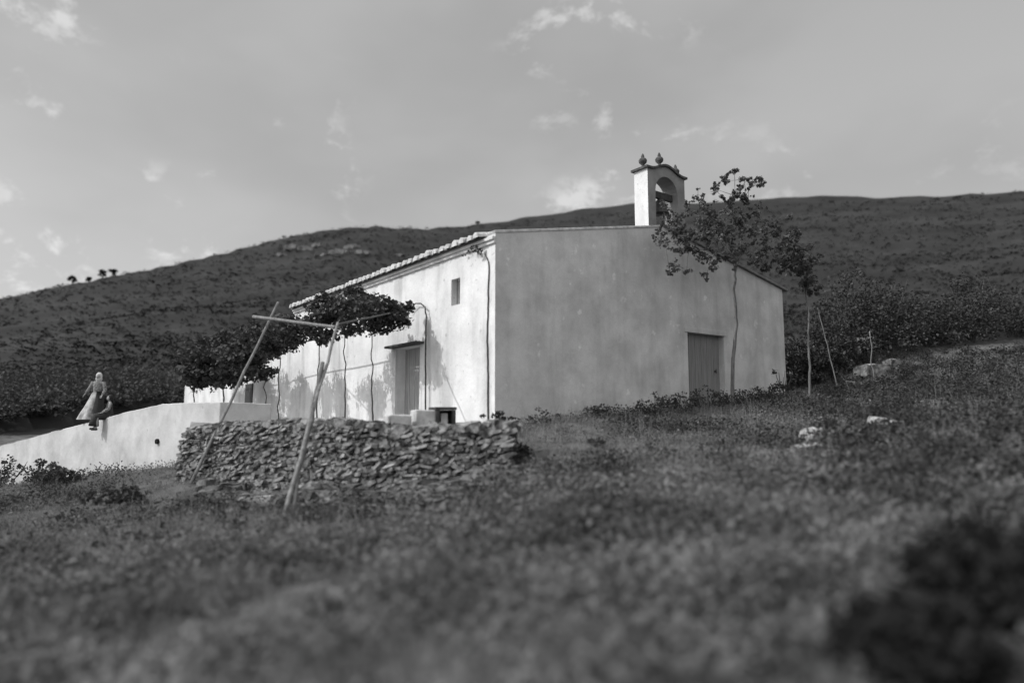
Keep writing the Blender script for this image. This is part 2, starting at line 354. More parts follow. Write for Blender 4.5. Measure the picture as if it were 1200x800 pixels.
for i in range(5):
    a = e0 + (e1 - e0) * i / 5 + .006; b = e0 + (e1 - e0) * (i + 1) / 5 - .006
    sdm.prism([wp(a, .34, -.1), wp(b, .34, -.1), wp(b, .34, ez), wp(a, .34, ez)], (0, 0, 0), tuple(VR * .05))
sdm.prism([wp(e0, .39, -.1), wp(e1, .39, -.1), wp(e1, .39, ez), wp(e0, .39, ez)], (0, 0, 0), tuple(VR * .03))
tag(B(sdm, 'door', M['pdoor']), 'grey plank side door in deep reveal')
hd = MB(); hd.prism([wp(e0 - .25, -.28, ez + .02), wp(e1 + .25, -.28, ez + .02), wp(e1 + .25, -.28, ez + .09), wp(e0 - .25, -.28, ez + .09)], (0, 0, 0), tuple(VR * .278)); B(hd, 'door_hood', M['dwood'], bevel=.01)
# remaining walls
ow = MB(); ow.prism([wp(TH, WF - TH, ZB), wp(LT, WF - TH, ZB), wp(LT, WF - TH, ZE), wp(TH, WF - TH, ZE)], (0, 0, 0), tuple(VR * TH))
ow.prism([wp(LT - TH, TH, ZB), wp(LT - TH, WF - TH, ZB), wp(LT - TH, WF - TH, ZE), wp(LT - TH, TA, APEX - .15), wp(LT - TH, TH, ZE)], (0, 0, 0), tuple(VL * TH)); B(ow, 'rear_wall', M['white'])
# roof: two slopes of barrel tiles
def tiled(mb, t0, t1, sE, zE, sR, zR, pitch=.36, rad=.13, over=.22):
    nrm = (zR - zE) / (sR - sE); sd_ = 1 if sR > sE else -1
    s_e = sE - sd_ * over; z_e = zE - abs(nrm) * over
    mb.prism([wp(t0, s_e + sd_ * .06, z_e + .01), wp(t0, sR, zR), wp(t0, sR, zR + .05), wp(t0, s_e + sd_ * .06, z_e + .05)], (0, 0, 0), tuple(VL * (t1 - t0)))
    n_ = int((t1 - t0) / pitch)
    for i in range(n_):
        t = t0 + pitch * (i + .5) + random.uniform(-.02, .02); V = []; K = 6; j = random.uniform(-.03, .03); rr = rad * random.uniform(.9, 1.1)
        for s_, z_ in ((s_e + j, z_e + .03), (sR, zR + .05)):
            for k_ in range(K + 1):
                a = math.pi * k_ / K; V.append(tuple(wp(t + rr * math.cos(a), s_, z_ + rr * math.sin(a))))
        mb.add(V, [(k_, k_ + 1, K + 2 + k_, K + 1 + k_) for k_ in range(K)] + [tuple(range(K + 1))[::-1]])
rf = MB(); tiled(rf, .5, LT, 0, ZE + .04, TA, APEX - .12); tiled(rf, .5, LT, WF, ZE + .04, TA, APEX - .12)
roof = B(rf, 'roof', M['roof'])
te = MB()                                         # limewashed tile mouths along the eave
for i in range(int((LT - .3) / .36)):
    t = .3 + .36 * (i + .5) + random.uniform(-.03, .03); rr = random.uniform(.115, .15); s_ = -.28 + random.uniform(-.02, .02); V = []; K = 8; z_ = ZE + .04
    for q_ in (0, .5):
        for k_ in range(K + 1):
            a = math.pi * k_ / K; V.append(tuple(wp(t + rr * math.cos(a), s_ + q_, z_ + q_ * .19 + rr * 1.15 * math.sin(a) + random.uniform(-.006, .006))))
    te.add(V, [(k_, k_ + 1, K + 2 + k_, K + 1 + k_) for k_ in range(K)] + [tuple(range(K + 1))[::-1]])
te.build('eave_tiles', M['tile'], roof, loc=tuple(LOC))
# belfry
BZ = APEX - .1; b0 = on_wall(759.5, 230, CO, VR)[0]; b1 = on_wall(802.5, 230, CO, VR)[0]; bh = on_wall(760, 197, CO, VR)[1]; bmid = (b0 + b1) / 2; BT = .55
print('belfry', b0, b1, bh, APEX)
belf = B(MB(), 'belfry', None) if False else None
bf = MB(); aw = (b1 - b0) * .30; zs = BZ + (bh - BZ) * .66; K = 12
arch = [(bmid - aw * math.cos(math.pi * i / K), zs + aw * math.sin(math.pi * i / K)) for i in range(K + 1)]
hump = lambda s: bh + .22 * (0.5 + 0.5 * math.cos(math.pi * min(1, abs(s - bmid) / (aw * 1.5))))
bf.prism([wp(.004, s, z) for s, z in [(b0, BZ - .3), (bmid - aw, BZ - .3), (bmid - aw, zs), (b0, zs)]], (0, 0, 0), tuple(VL * BT))
bf.prism([wp(.004, s, z) for s, z in [(bmid + aw, BZ - .3), (b1, BZ - .3), (b1, zs), (bmid + aw, zs)]], (0, 0, 0), tuple(VL * BT))
bf.prism([wp(.004, s, z) for s, z in [(b0, zs), (bmid - aw, zs), (bmid - aw, hump(bmid - aw)), (b0, hump(b0))]], (0, 0, 0), tuple(VL * BT))
bf.prism([wp(.004, s, z) for s, z in [(bmid + aw, zs), (b1, zs), (b1, hump(b1)), (bmid + aw, hump(bmid + aw))]], (0, 0, 0), tuple(VL * BT))
for i in range(K):
    (s0, z0), (s1, z1) = arch[i], arch[i + 1]
    bf.prism([wp(.004, s, z) for s, z in [(s0, z0), (s1, z1), (s1, hump(s1)), (s0, hump(s0))]], (0, 0, 0), tuple(VL * BT))
belf = B(bf, 'belfry', M['shaded_stucco'])  # shade of the front face is put into this darker plaster
bs = MB(); bs.prism([wp(.0, b0 - .006, BZ - .3), wp(BT + .006, b0 - .006, BZ - .3), wp(BT + .006, b0 - .006, bh - .002), wp(.0, b0 - .006, bh - .002)], (0, 0, 0), tuple(VR * .005)); bs.build('lit_side_plate', M['white'], belf, loc=tuple(LOC))  # white plate paints the sunlit look of the narrow side
ms = [b0 - .09 + (b1 - b0 + .18) * i / 20 for i in range(21)]; md = MB()
for i in range(20):
    hz0, hz1 = hump(ms[i]) + .002, hump(ms[i + 1]) + .002
    md.prism([wp(-.06, ms[i], hz0), wp(-.06, ms[i + 1], hz1), wp(-.06, ms[i + 1], hz1 + .07), wp(-.06, ms[i], hz0 + .07)], (0, 0, 0), tuple(VL * (BT + .13)))
md.build('moulding', M['urn'], belf, loc=tuple(LOC))
for_s = 1.15
prof = [(.09, 0), (.09, .05), (.04, .09), (.05, .13), (.12, .20), (.135, .27), (.10, .33), (.05, .36), (.055, .40), (.035, .46), (.012, .50)]
for s in (b0 + .10, bmid, b1 - .10):
    u = MB(); p = wp(BT / 2, s, hump(s) + .065); u.lathe(tuple(p), [(r * 1.0, z * 1.0) for r, z in prof], 14); u.build('finial', M['urn'], belf, loc=tuple(LOC), smooth=True)
bell = empty('bell', tuple(wp(BT / 2, bmid, zs))); tag(bell, 'small dark bronze bell hanging in the arch of the belfry', 'bell')
bb = MB(); bb.lathe((0, 0, -.62), [(.28, 0), (.265, .03), (.21, .14), (.17, .30), (.15, .42), (.09, .49), (.02, .50)], 20); bb.build('bell_body', M['bronze'], bell, smooth=True)
bb = MB(); bb.box((0, 0, -.02), (aw * 2 + .04, .12, .22), Matrix.Rotation(math.atan2(VR.y, VR.x), 3, 'Z')); bb.build('yoke', M['dwood'], bell, bevel=.01)

# annex, lower, continuing the side wall
annex = empty('annex', tuple(wp(L1, 0, 0))); tag(annex, 'lower whitewashed annex continuing the side wall behind the vines', 'annex')
AL = tuple(wp(L1, 0, 0)); A0 = L1 + .003; AE = on_wall(217, 424, CO, VL)[1]; print('AE', AE)
am = MB(); am.prism([wp(A0, .05, ZB), wp(L2, .05, ZB), wp(L2, .05, AE), wp(A0, .05, AE)], (0, 0, 0), tuple(VR * .5))
am.prism([wp(L2 - .5, .55, ZB), wp(L2 - .5, 6, ZB), wp(L2 - .5, 6, AE), wp(L2 - .5, 3, AE + .7), wp(L2 - .5, .55, AE)], (0, 0, 0), tuple(VL * .5))
am.prism([wp(A0, 6, ZB), wp(L2, 6, ZB), wp(L2, 6, AE), wp(A0, 6, AE)], (0, 0, 0), tuple(VR * .5)); am.build('wall', M['white'], annex, loc=AL)
ar = MB(); tiled(ar, A0, L2 + .2, 0.05, AE + .02, 3, AE + .75); tiled(ar, A0, L2 + .2, 6.5, AE + .02, 3, AE + .75); ar.build('roof', M['tile'], annex, loc=AL)
ta = on_wall(292, 440, CO, VL)[0]
am = MB(); am.prism([wp(ta - .6, .0, .2), wp(ta + .6, .0, .2), wp(ta + .6, .0, 1.7), wp(ta - .6, .0, 1.7)], (0, 0, 0), tuple(VR * .047)); am.build('window', M['dwood'], annex, loc=AL)

# ---------------------------------------------------------------- whitewashed terrace wall
def strip_wall(mb, P, base, th, nrm_sign=1, jit=0.0, sub=.35):
    pts = []
    for a, b in zip(P[:-1], P[1:]):
        n_ = max(1, int((b - a).length / sub))
        for i in range(n_): pts.append(a.lerp(b, i / n_))
    pts.append(P[-1]); V = []
    for i, p in enumerate(pts):
        d = (pts[min(i + 1, len(pts) - 1)] - pts[max(i - 1, 0)]); d.z = 0; d.normalize(); nn = Vector((-d.y, d.x, 0))
        j = random.uniform(-jit, jit)
        V += [tuple(p + Vector((0, 0, j))), tuple(p + nn * th + Vector((0, 0, j))), (p.x + nn.x * th, p.y + nn.y * th, base), (p.x - nn.x * .06, p.y - nn.y * .06, base)]
    fs = []
    for i in range(len(pts) - 1):
        a = 4 * i; b = a + 4
        fs += [(a + k_, a + (k_ + 1) % 4, b + (k_ + 1) % 4, b + k_) for k_ in range(4)]
    fs += [(3, 2, 1, 0), tuple(len(pts) * 4 - 4 + k_ for k_ in range(4))]
    mb.add(V, [f_[::-1] for f_ in fs])
mw = MB(); strip_wall(mw, WWp, -3.2, .4, jit=.012, sub=.3)
ww = mw.build('whitewashed_wall', M['garden'], loc=tuple(WWp[5]), bevel=.02); tag(ww, 'low whitewashed wall along the terrace edge, sloping down to the left', 'wall')
def on_poly(px, py, P):
    q = at(px, py, 1)
    for a, b in zip(P[:-1], P[1:]):
        d = b - a; t = (q.x * a.y - a.x) / (d.x - q.x * d.y)
        if -1e-3 <= t <= 1.001: Y = a.y + t * d.y; return Vector((q.x * Y, Y, q.z * Y)), Vector((d.x, d.y, 0)).normalized()
hp, hd_ = on_poly(186, 517, WWp); hn = Vector((hd_.y, -hd_.x, 0))
hm = MB(); hm.tube([hp + hn * .0, hp + hn * .085], [.085, .08], 12); o = hm.build('drain_hole_disc', M['black'], ww, loc=tuple(WWp[5]))  # solid black disc; the hole's inner shade is painted as its colour

# ---------------------------------------------------------------- dry stone wall: core and individually shaped stones, one mesh
st = MB(); core = MB()
SWc = [p + Vector((0, 0, -.12)) for p in SWp]
strip_wall(core, [p + Vector((.05, .12, 0)) for p in SWc], -3.2, .5, sub=.5)
def stone(mb, c, sx, sy, sz, Mx):
    p = np.array([(x, y, z) for x in (-1, 1) for y in (-1, 1) for z in (-1, 1)], float)
    p += rng.uniform(-.28, .28, p.shape); p = p * np.array([sx, sy, sz]) / 2
    # chamfered stone: each cube corner becomes 3 points
    V = []; idx = {}
    for i in range(8):
        for ax in range(3):
            j = i ^ (4 >> ax); q = p[i] + (p[j] - p[i]) * rng.uniform(.14, .26); idx[(i, ax)] = len(V); V.append(q)
    fs = [tuple(idx[(i, a)] for a in range(3)) for i in range(8)]
    for quad, axes in (((0, 1, 3, 2), (1, 2)), ((4, 5, 7, 6), (1, 2)), ((0, 1, 5, 4), (0, 2)), ((2, 3, 7, 6), (0, 2)), ((0, 2, 6, 4), (0, 1)), ((1, 3, 7, 5), (0, 1))):
        f_ = []
        for k_ in range(4):
            i = quad[k_]; pv = quad[k_ - 1]; nx = quad[(k_ + 1) % 4]
            f_ += [idx[(i, {4: 0, 2: 1, 1: 2}[i ^ pv])], idx[(i, {4: 0, 2: 1, 1: 2}[i ^ nx])]]
        fs.append(tuple(f_))
    for i in range(8):
        for ax in range(3):
            j = i ^ (4 >> ax)
            if j > i:
                o1, o2 = [a for a in range(3) if a != ax]
                fs.append((idx[(i, ax)], idx[(i, o1)], idx[(j, o1)], idx[(j, ax)])); fs.append((idx[(i, ax)], idx[(j, ax)], idx[(j, o2)], idx[(i, o2)]))
    V = np.array(V) @ np.array(Mx).T + np.array(c); mb.add(V, fs)
def wall_at(u):                               # u along the stone wall in metres
    for a, b in zip(SWp[:-1], SWp[1:]):
        l_ = (Vector((b.x, b.y)) - Vector((a.x, a.y))).length
        if u <= l_: return a.lerp(b, u / l_), Vector((b.x - a.x, b.y - a.y, 0)).normalized()
        u -= l_
    return SWp[-1].copy(), Vector((b.x - a.x, b.y - a.y, 0)).normalized()
TL = sum((Vector((b.x, b.y)) - Vector((a.x, a.y))).length for a, b in zip(SWp[:-1], SWp[1:]))
print('stone wall length', TL)
u = 0
zrow = 0.02
row = 0
while zrow > -2.3:
    hgt = random.uniform(.05, .09); u = random.uniform(-.1, .05)
    while u < TL:
        wd = random.choice([.09, .11, .14, .17, .2, .3]) * random.uniform(.8, 1.15)
        p, d = wall_at(max(0, min(TL, u + wd / 2)))
        topz = p.z; z = topz + zrow - .05 + .035 * noise.noise(Vector((u * 2, zrow * 3, 0))) * 2
        g0 = gz(p.x + d.y * .2, p.y - d.x * .2, False)
        if z > g0 - .2 and not (u > TL - .5 and random.random() < .3):
            nn = Vector((d.y, -d.x, 0)); bat = -zrow * .16
            c = p + nn * (bat + random.uniform(-.05, .06)); c.z = z
            rx = Matrix.Rotation(math.atan2(d.y, d.x) + random.uniform(-.12, .12), 3, 'Z') @ Matrix.Rotation(random.gauss(-.22, .25), 3, 'Y') @ Matrix.Rotation(random.uniform(-.15, .15), 3, 'X')
            stone(st, c, wd * .98, random.uniform(.22, .34), hgt * random.uniform(.75, 1.1), rx)
        u += wd * .95
    zrow -= hgt * .87; row += 1
for i in range(150):                            # loose cap stones and thickness behind
    u = random.uniform(0, TL); p, d = wall_at(u); nn = Vector((-d.y, d.x, 0)); c = p + nn * random.uniform(0, .4) + Vector((0, 0, random.uniform(-.02, .05)))
    stone(st, c, random.uniform(.2, .5), random.uniform(.2, .35), random.uniform(.07, .22), Matrix.Rotation(random.uniform(0, 3), 3, 'Z') @ Matrix.Rotation(random.gauss(0, .25), 3, 'Y'))
root = empty('dry_stone_wall', tuple(SWp[3])); tag(root, 'rough dry stone retaining wall holding up the terrace in front of the chapel', 'stone wall')
st.build('stones', M['stone'], root, loc=tuple(SWp[3])); core.build('core', M['joint'], root, loc=tuple(SWp[3]))
rub = MB()                                     # rubble fallen along the foot
for i in range(1500):
    px = random.uniform(235, 625); Y = float(np.interp(px, [220, 262, 300, 340, 400, 470, 540, 625], [17.3, 16.7, 16.2, 15.6, 14.9, 14.3, 13.8, 13.6])) - abs(random.gauss(0, 1)) - .15
    p = at(px, 500, Y); s_ = random.uniform(.07, .18) * random.choice([.5, .7, 1, 1.4, 2.0])
    if inside(p.x, p.y, TPOLY): continue
    stone(rub, (p.x, p.y, gz(p.x, p.y) + s_ * .12), s_ * 1.3, s_, s_ * .55, Matrix.Rotation(random.uniform(0, 3), 3, 'Z') @ Matrix.Rotation(random.gauss(0, .3), 3, 'X'))
tag(rub.build('rubble', M['rubble']), 'loose stone rubble fallen along the foot of the dry stone wall', 'rubble', kind='stuff')

# ---------------------------------------------------------------- pale block and crate on the terrace edge
def ground_box(cx, cy, z0, size, rz): pass
p = at(466, 505, 15.15); rz = math.atan2(VR.y, VR.x)
def tz0(x, y): return -.1
blk = empty('stone_block', (p.x, p.y, p.z), .45); m_ = MB(); m_.box((0, 0, .18), (.50, .46, .36), None, .06); m_.build('block', M['block'], blk, bevel=.03)
m_ = MB(); m_.box((-.275, -.05, .17), (.045, .40, .33), None, .04); m_.build('slab', M['block'], blk, bevel=.01)
tag(blk, 'pale squared stone block on top of the dry stone wall, left of the hollow block', 'stone block')
p = at(504, 501, 15.6); cr = empty('stone_trough', (p.x, p.y, p.z), .42)
m_ = MB(); m_.box((-.17, .02, .2), (.46, .5, .4), None, .04); m_.build('block', M['block'], cr, bevel=.03)
m_ = MB()
for c_, s_ in (((.29, -.0, .435), (.50, .56, .06)), ((.10, -.24, .2), (.08, .06, .4)), ((.48, -.24, .2), (.08, .06, .4)), ((.29, .2, .2), (.46, .05, .4)), ((.085, 0, .2), (.04, .4, .4)), ((.50, 0, .2), (.04, .4, .4))): m_.box(c_, s_)
m_.build('box_frame', M['dwood'], cr, bevel=.006)
m_ = MB(); m_.box((.29, -.1, .18), (.17, .1, .3)); m_.build('inner_stone', M['block'], cr, bevel=.02)
tag(cr, 'pale block with an open dark wooden box at its right, near the side door', 'box')

# ---------------------------------------------------------------- poles and beam of the pergola
def wav(a, b, n_=10, amp=.02):
    a = Vector(a); b = Vector(b); ph = random.uniform(0, 9)
    return [a.lerp(b, i / n_) + Vector((noise.noise(Vector((i * .5, ph, 0))), noise.noise(Vector((i * .5, ph, 5))), 0)) * amp * 2 * math.sin(math.pi * min(1, i / n_ * 1.0 + .02)) for i in range(n_ + 1)]
def taper(a, b, n_=10): return [a + (b - a) * i / n_ for i in range(n_ + 1)]
def polething(name, a, b, r0, r1, m, label, cat, amp=.02, group=None):
    a = Vector(a); b = Vector(b); o = MB(); o.tube(wav(a, b, 12, amp), taper(r0, r1, 12), 10)
    return tag(o.build(name, m, loc=tuple(a), smooth=True), label, cat, group)
def foot(px, py, Y):
    p = at(px, py, Y); p.z = gz(p.x, p.y) - .12; return p
a2 = at(332, 600, 12.5); a1 = at(223, 563, 16.4)
b2 = at(396, 378, 16.2); b1 = at(326, 354, 18.6)
pf = a2.copy(); pf.z = min(a2.z, gz(a2.x, a2.y)) - .05
polething('pergola_pole', pf, b2, .045, .032, M['pole'], 'leaning pole tied to a dark stake, propping the right end of the beam', 'pole', .03, 'pergola poles')
pf = a1.copy(); pf.z = min(a1.z, gz(a1.x, a1.y)) - .05
polething('pergola_pole', pf, b1, .042, .032, M['pole'], 'long straight leaning pole crossing the left end of the pergola beam', 'pole', .015, 'pergola poles')
pf = at(341, 592, 12.6); pf.z = gz(pf.x, pf.y) - .05
polething('pergola_stake', pf, at(378, 425, 15.2), .04, .045, M['dpole'], 'short dark stake tied along the right hand leaning pole', 'stake', .05)
bl = at(297, 371, 18.0); brr = at(398, 384, 16.2)
polething('pergola_beam', bl, brr, .045, .04, M['pole'], 'pale horizontal pergola beam resting on the leaning poles', 'beam', .03)
bo = bpy.data.objects['pergola_beam']
def lash(c, ax, r_):
    ax = Vector(ax).normalized(); u_ = ax.orthogonal().normalized(); v_ = ax.cross(u_); m_ = MB(); P = []
    for i in range(49):
        a = 2 * math.pi * i / 12; P.append(c + (u_ * math.cos(a) + v_ * math.sin(a)) * r_ + ax * (i / 48 - .5) * .09)
    m_.tube(P, .008, 5); o = m_.build('lashing', M['dpole'], bo, loc=tuple(bl))
for f_ in (.27, .97): lash(bl.lerp(brr, f_), brr - bl, .052)
def rail(px0, py0, Y0, px1, py1, Y1): return at(px0, py0, Y0), at(px1, py1, Y1)
for (q0, q1, lab) in ((rail(396, 380, 16.3, 480, 362, 19.8), None, 'thin dark rail running from the pale beam to the side wall under the vine'),
                      (rail(300, 371, 18.0, 330, 384, 24), None, 'thin dark rail running back from the left end of the pale beam'),
                      (rail(470, 378, 19.2, 230, 425, 36), None, 'long dark rail along the vines parallel to the side wall')):
    polething('pergola_rail', q0[0], q0[1], .025, .02, M['dpole'], lab, 'rail', .04, 'pergola rails')

# ---------------------------------------------------------------- vines
def clump(c, rad, n_, flat=.6):
    n_ = int(n_)
    d = rng.normal(size=(n_, 3)); d /= np.linalg.norm(d, axis=1)[:, None]; r = rng.uniform(.15, 1, n_) ** .5
    return np.array(c) + d * r[:, None] * np.array([rad, rad, rad * flat])
def vine(stem_px, stem_top, Y, blobs, label, size=.13, dens=1.0, r_stem=.022):
    b = at(stem_px[0], stem_px[1], Y); b.z = min(b.z, -.1)
    root = empty('grape_vine', tuple(b)); tag(root, label, 'grape vine', 'vines trained over the pergola')
    t = at(stem_top[0], stem_top[1], Y)
    sm = MB(); sm.tube(wav(b, t, 14, .05), taper(r_stem * 1.2, r_stem * .6, 14), 7)
    lf = MB()
    for (px, py, dY, rad, n_) in blobs:
        c = at(px, py, Y + dY)
        sm.tube(wav(t, c, 8, .12), taper(r_stem * .7, r_stem * .3, 8), 5)
        k_ = int(n_ * dens / 15) + 1
        for q in clump(c, rad, k_, .55): lf.leaves(clump(q, rad * .28 + .06, 14, .7), rng.uniform(size * .6, size * 1.25, 14), .2)
        for _ in range(5):                       # trailing shoots
            e = c + Vector((random.uniform(-1, 1) * rad, random.uniform(-.5, .5) * rad, -random.uniform(.2, 1.0) * rad)); m__ = c.lerp(e, .6) + Vector((random.uniform(-.1, .1), 0, .12 * rad))
            sm.tube([c, m__, e], [.008, .006, .003], 4); lf.leaves(clump(m__.lerp(e, .5), .1 + .12 * rad, 6), rng.uniform(size * .4, size * .8, 6), .2)
    sm.build('stem', M['dbark'], root, loc=tuple(b), smooth=True); lf.build('foliage', M['leaf'], root, loc=tuple(b))
    return root
vine((437, 490), (436, 392), 19.5, [(438, 362, -.6, .62, 900), (462, 366, -.3, .5, 500), (420, 358, 0, .6, 700), (448, 380, 0, .45, 500), (478, 360, 0, .22, 60), (415, 345, .3, .4, 260), (475, 378, 0, .25, 90)], 'vine with the densest dark clump of leaves, nearest the side door')
vine((404, 492), (404, 390), 20.5, [(398, 366, 0, .6, 700), (385, 352, .3, .4, 220), (410, 382, -.5, .45, 380), (375, 375, 0, .55, 480), (368, 360, .5, .3, 140)], 'vine with a thin dark stem just left of the densest leaves')
vine((372, 492), (374, 400), 21.5, [(360, 385, 0, .6, 560), (345, 378, .5, .5, 380), (382, 395, -1, .4, 260), (340, 392, 0, .5, 330), (330, 380, 1, .4, 200)], 'vine behind the right hand leaning pole, its leaves hanging below the beam')
vine((326, 495), (328, 405), 24, [(320, 395, 0, .8, 700), (305, 400, 1, .7, 560), (335, 400, 0, .5, 200), (318, 412, 0, .5, 260), (300, 388, 1, .6, 300)], 'vine behind the left end of the pale beam', .16)
vine((312, 490), (310, 415), 27, [(295, 412, 0, 1.0, 900), (278, 418, 1, .9, 800), (300, 432, 0, .7, 450), (270, 400, 2, .8, 420)], 'dark leafy vine hanging low between the two walls', .2)
vine((262, 480), (262, 430), 31, [(258, 425, 0, 1.3, 1200), (245, 412, 1, 1.1, 800), (270, 440, -1, .9, 500), (240, 437, 0, 1.0, 600)], 'broad dark vine over the middle of the annex', .25, r_stem=.035)
vine((228, 478), (228, 440), 34, [(228, 430, 0, 1.0, 500), (236, 445, 0, .9, 420), (222, 418, 1, .7, 220)], 'vine at the far left end of the annex', .27, r_stem=.035)
# climbing stems on the side wall
def climber(pts, label, r=.018, leaves=None, off=.03, name='climbing_stem'):
    P = []
    for px, py in pts:
        t, z = on_wall(px, py, CO, VL); P.append(wp(t, -off, z))
    root = empty(name, tuple(P[0])); tag(root, label, 'climbing plant')
    # densify
    Q = []
    for a, b in zip(P[:-1], P[1:]):
        for i in range(5): Q.append(a.lerp(b, i / 5) + Vector((0, 0, 0)) + VL * random.uniform(-.012, .012))
    Q.append(P[-1]); m_ = MB(); m_.tube(Q, taper(r, r * .6, len(Q) - 1), 7); m_.build('stem', M['dbark'], root, loc=tuple(P[0]), smooth=True)
    if leaves:
        lf = MB()
        for (px, py, n_, rad) in leaves:
            t, z = on_wall(px, py, CO, VL); lf.leaves(clump(wp(t, -.12, z), rad, n_), rng.uniform(.05, .1, n_))
        lf.build('foliage', M['bush'], root, loc=tuple(P[0]))
climber([(573, 495), (573, 440), (572, 400), (573, 350), (574, 310), (572, 303), (569, 298)], 'thin dark stem climbing the side wall beside the near corner', .022, [(567, 296, 30, .15), (561, 292, 26, .16), (550, 298, 8, .15)])
climber([(503, 497), (503, 450), (503, 400), (504, 372), (502, 360), (497, 356), (491, 356), (486, 361), (483, 366)], 'tall cane arching over at its top against the side wall, right of the side door', .026, None, .12)
climber([(505, 372), (505, 355)], 'x', .01) if False else None

# ---------------------------------------------------------------- trees
def tree(name, base, spine, twigs, label, cat, trunk_r, clusters, lsize, barkm, leafm, group=None, ncl=18):
    base = Vector(base); root = empty(name, tuple(base)); tag(root, label, cat, group)
    tk = MB(); S_ = [base + Vector((0, 0, -.15))] + [Vector(p) for p in spine]
    Q = []
    for a, b in zip(S_[:-1], S_[1:]):
        for i in range(5): Q.append(a.lerp(b, i / 5) + Vector((random.uniform(-1, 1), random.uniform(-1, 1), 0)) * trunk_r * .25)
    Q.append(S_[-1]); tk.tube(Q, taper(trunk_r, trunk_r * .45, len(Q) - 1), 10)
    lb = MB(); lf = MB(); top_ = S_[-1]
    nodes = [(S_[-1], trunk_r * .45), (S_[-2].lerp(S_[-1], .7), trunk_r * .5)]
    limbs = []
    for (c, rad, n_) in clusters:
        c = Vector(c); o_ = random.choice(nodes)[0] if len(limbs) < 5 else min(limbs, key=lambda q: (q - c).length + random.uniform(0, .2))
        if (o_ - c).length > .02:
            mid = o_.lerp(c, .5) + Vector((random.uniform(-.12, .12), random.uniform(-.12, .12), random.uniform(-.05, .12))) * min(1, (o_ - c).length)
            pts = [o_, o_.lerp(mid, .6), mid, mid.lerp(c, .6), c]; r_ = trunk_r * .30 if len(limbs) < 5 else trunk_r * .16
            lb.tube(pts, taper(r_, r_ * .4, 4), 6)
            limbs += [mid, c, o_.lerp(mid, .6)]
        for q in clump(c, rad * 1.45, max(4, n_ // 6), .9): lf.leaves(clump(q, rad * .42 + .02, ncl, .9), rng.uniform(lsize * .5, lsize * 1.15, ncl), .1); lb.tube([c, c.lerp(Vector(q), .5) + Vector((0, 0, .02)), Vector(q)], [.006, .005, .003], 4)
    t_ = tk.build('trunk', barkm, root, loc=tuple(base), smooth=True); lb.build('limbs', barkm, root, loc=tuple(base), smooth=True); lf.build('crown', leafm, root, loc=tuple(base))
    return root
cY = lambda px: float(np.interp(px, [770, 860, 940], [19.0, 20.6, 21.4])) + random.uniform(-.6, .55)
tY = 21.2; p = at(858, 467, tY); p.z = gz(p.x, p.y)
cl = []
for px, py, r_, n_ in [(840, 222, .14, 40), (850, 206, .10, 24), (862, 200, .09, 20), (872, 210, .13, 30), (862, 225, .14, 34), (880, 218, .12, 30), (890, 210, .08, 14), (875, 232, .12, 30), (852, 238, .15, 40), (818, 228, .12, 30), (808, 238, .12, 30), (832, 240, .16, 50),
                       (870, 250, .18, 50), (892, 245, .12, 26), (845, 255, .2, 60), (820, 255, .2, 60), (797, 255, .16, 44), (785, 265, .16, 50), (800, 275, .2, 60), (780, 285, .18, 54), (792, 295, .15, 46), (815, 275, .2, 60), (835, 278, .2, 60), (858, 275, .2, 56), (880, 268, .18, 50), (900, 262, .14, 30),
                       (775, 270, .1, 30), (790, 312, .13, 36), (805, 318, .09, 26), (785, 318, .08, 22), (828, 322, .11, 34), (820, 300, .16, 44), (840, 300, .16, 40), (870, 292, .18, 40), (895, 285, .16, 34), (912, 275, .13, 24), (905, 300, .14, 26), (880, 310, .14, 24), (835, 312, .1, 20), (778, 240, .08, 10), (805, 248, .1, 20),
                       (925, 290, .12, 20), (868, 232, .1, 16), (812, 292, .14, 34), (855, 290, .14, 30), (840, 265, .16, 40), (865, 262, .14, 34), (828, 248, .12, 30)]:
    cl.append((at(px, py, cY(px)), r_ * 1.12, n_))
for i in range(22): px = random.uniform(890, 935); cl.append((at(px, random.uniform(262, 318), cY(px)), .11, 18))
for i in range(70): px = random.gauss(846, 34); cl.append((at(px, random.gauss(276, 20), cY(px)), .12, 24))
for i in range(14): px = random.uniform(838, 895); cl.append((at(px, random.uniform(196, 240), cY(px)), .08, 16))
random.shuffle(cl)
tree('young_tree', p, [at(859, 420, 21.1), at(863, 380, 21.0), at(860, 340, 20.8), at(862, 318, 20.7), at(866, 300, 20.6)], None, 'slender young tree with a sparse leafy crown standing right of the gable door', 'tree', .062, cl, .105, M['bark'], M['tleaf'], ncl=9)
tY = 20.5; p = at(948, 505, 16.5); p = at(948, 466, 22); tY = 22; p.z = gz(p.x, p.y)
cl = [(at(px, py, tY + random.uniform(-.5, .5)), r_, n_) for px, py, r_, n_ in [(935, 310, .35, 90), (945, 325, .3, 80), (925, 300, .3, 60), (950, 300, .3, 60), (940, 340, .2, 40), (930, 280, .25, 40), (955, 340, .2, 30)]]
tree('young_tree', p, [at(949, 430, tY), at(947, 395, tY), at(948, 368, tY), at(944, 345, tY)], None, 'small thin tree just past the right corner of the chapel', 'tree', .04, cl, .14, M['bark'], M['tleaf'])
def gpt(px, Y):
    q = at(px, 400, Y); return Vector((q.x, q.y, gz(q.x, q.y)))
q = gpt(981, 22.5); polething('thin_stake', q - Vector((0, 0, .1)), at(958, 360, 22.5), .022, .013, M['pole'], 'thin bare leaning stake right of the chapel, in front of the thicket', 'stake', .02)
q = gpt(1022, 24); polething('thin_stake', q - Vector((0, 0, .1)), at(1019, 388, 24), .022, .014, M['pole'], 'shorter thin upright stake near the bank at the right', 'stake', .04)
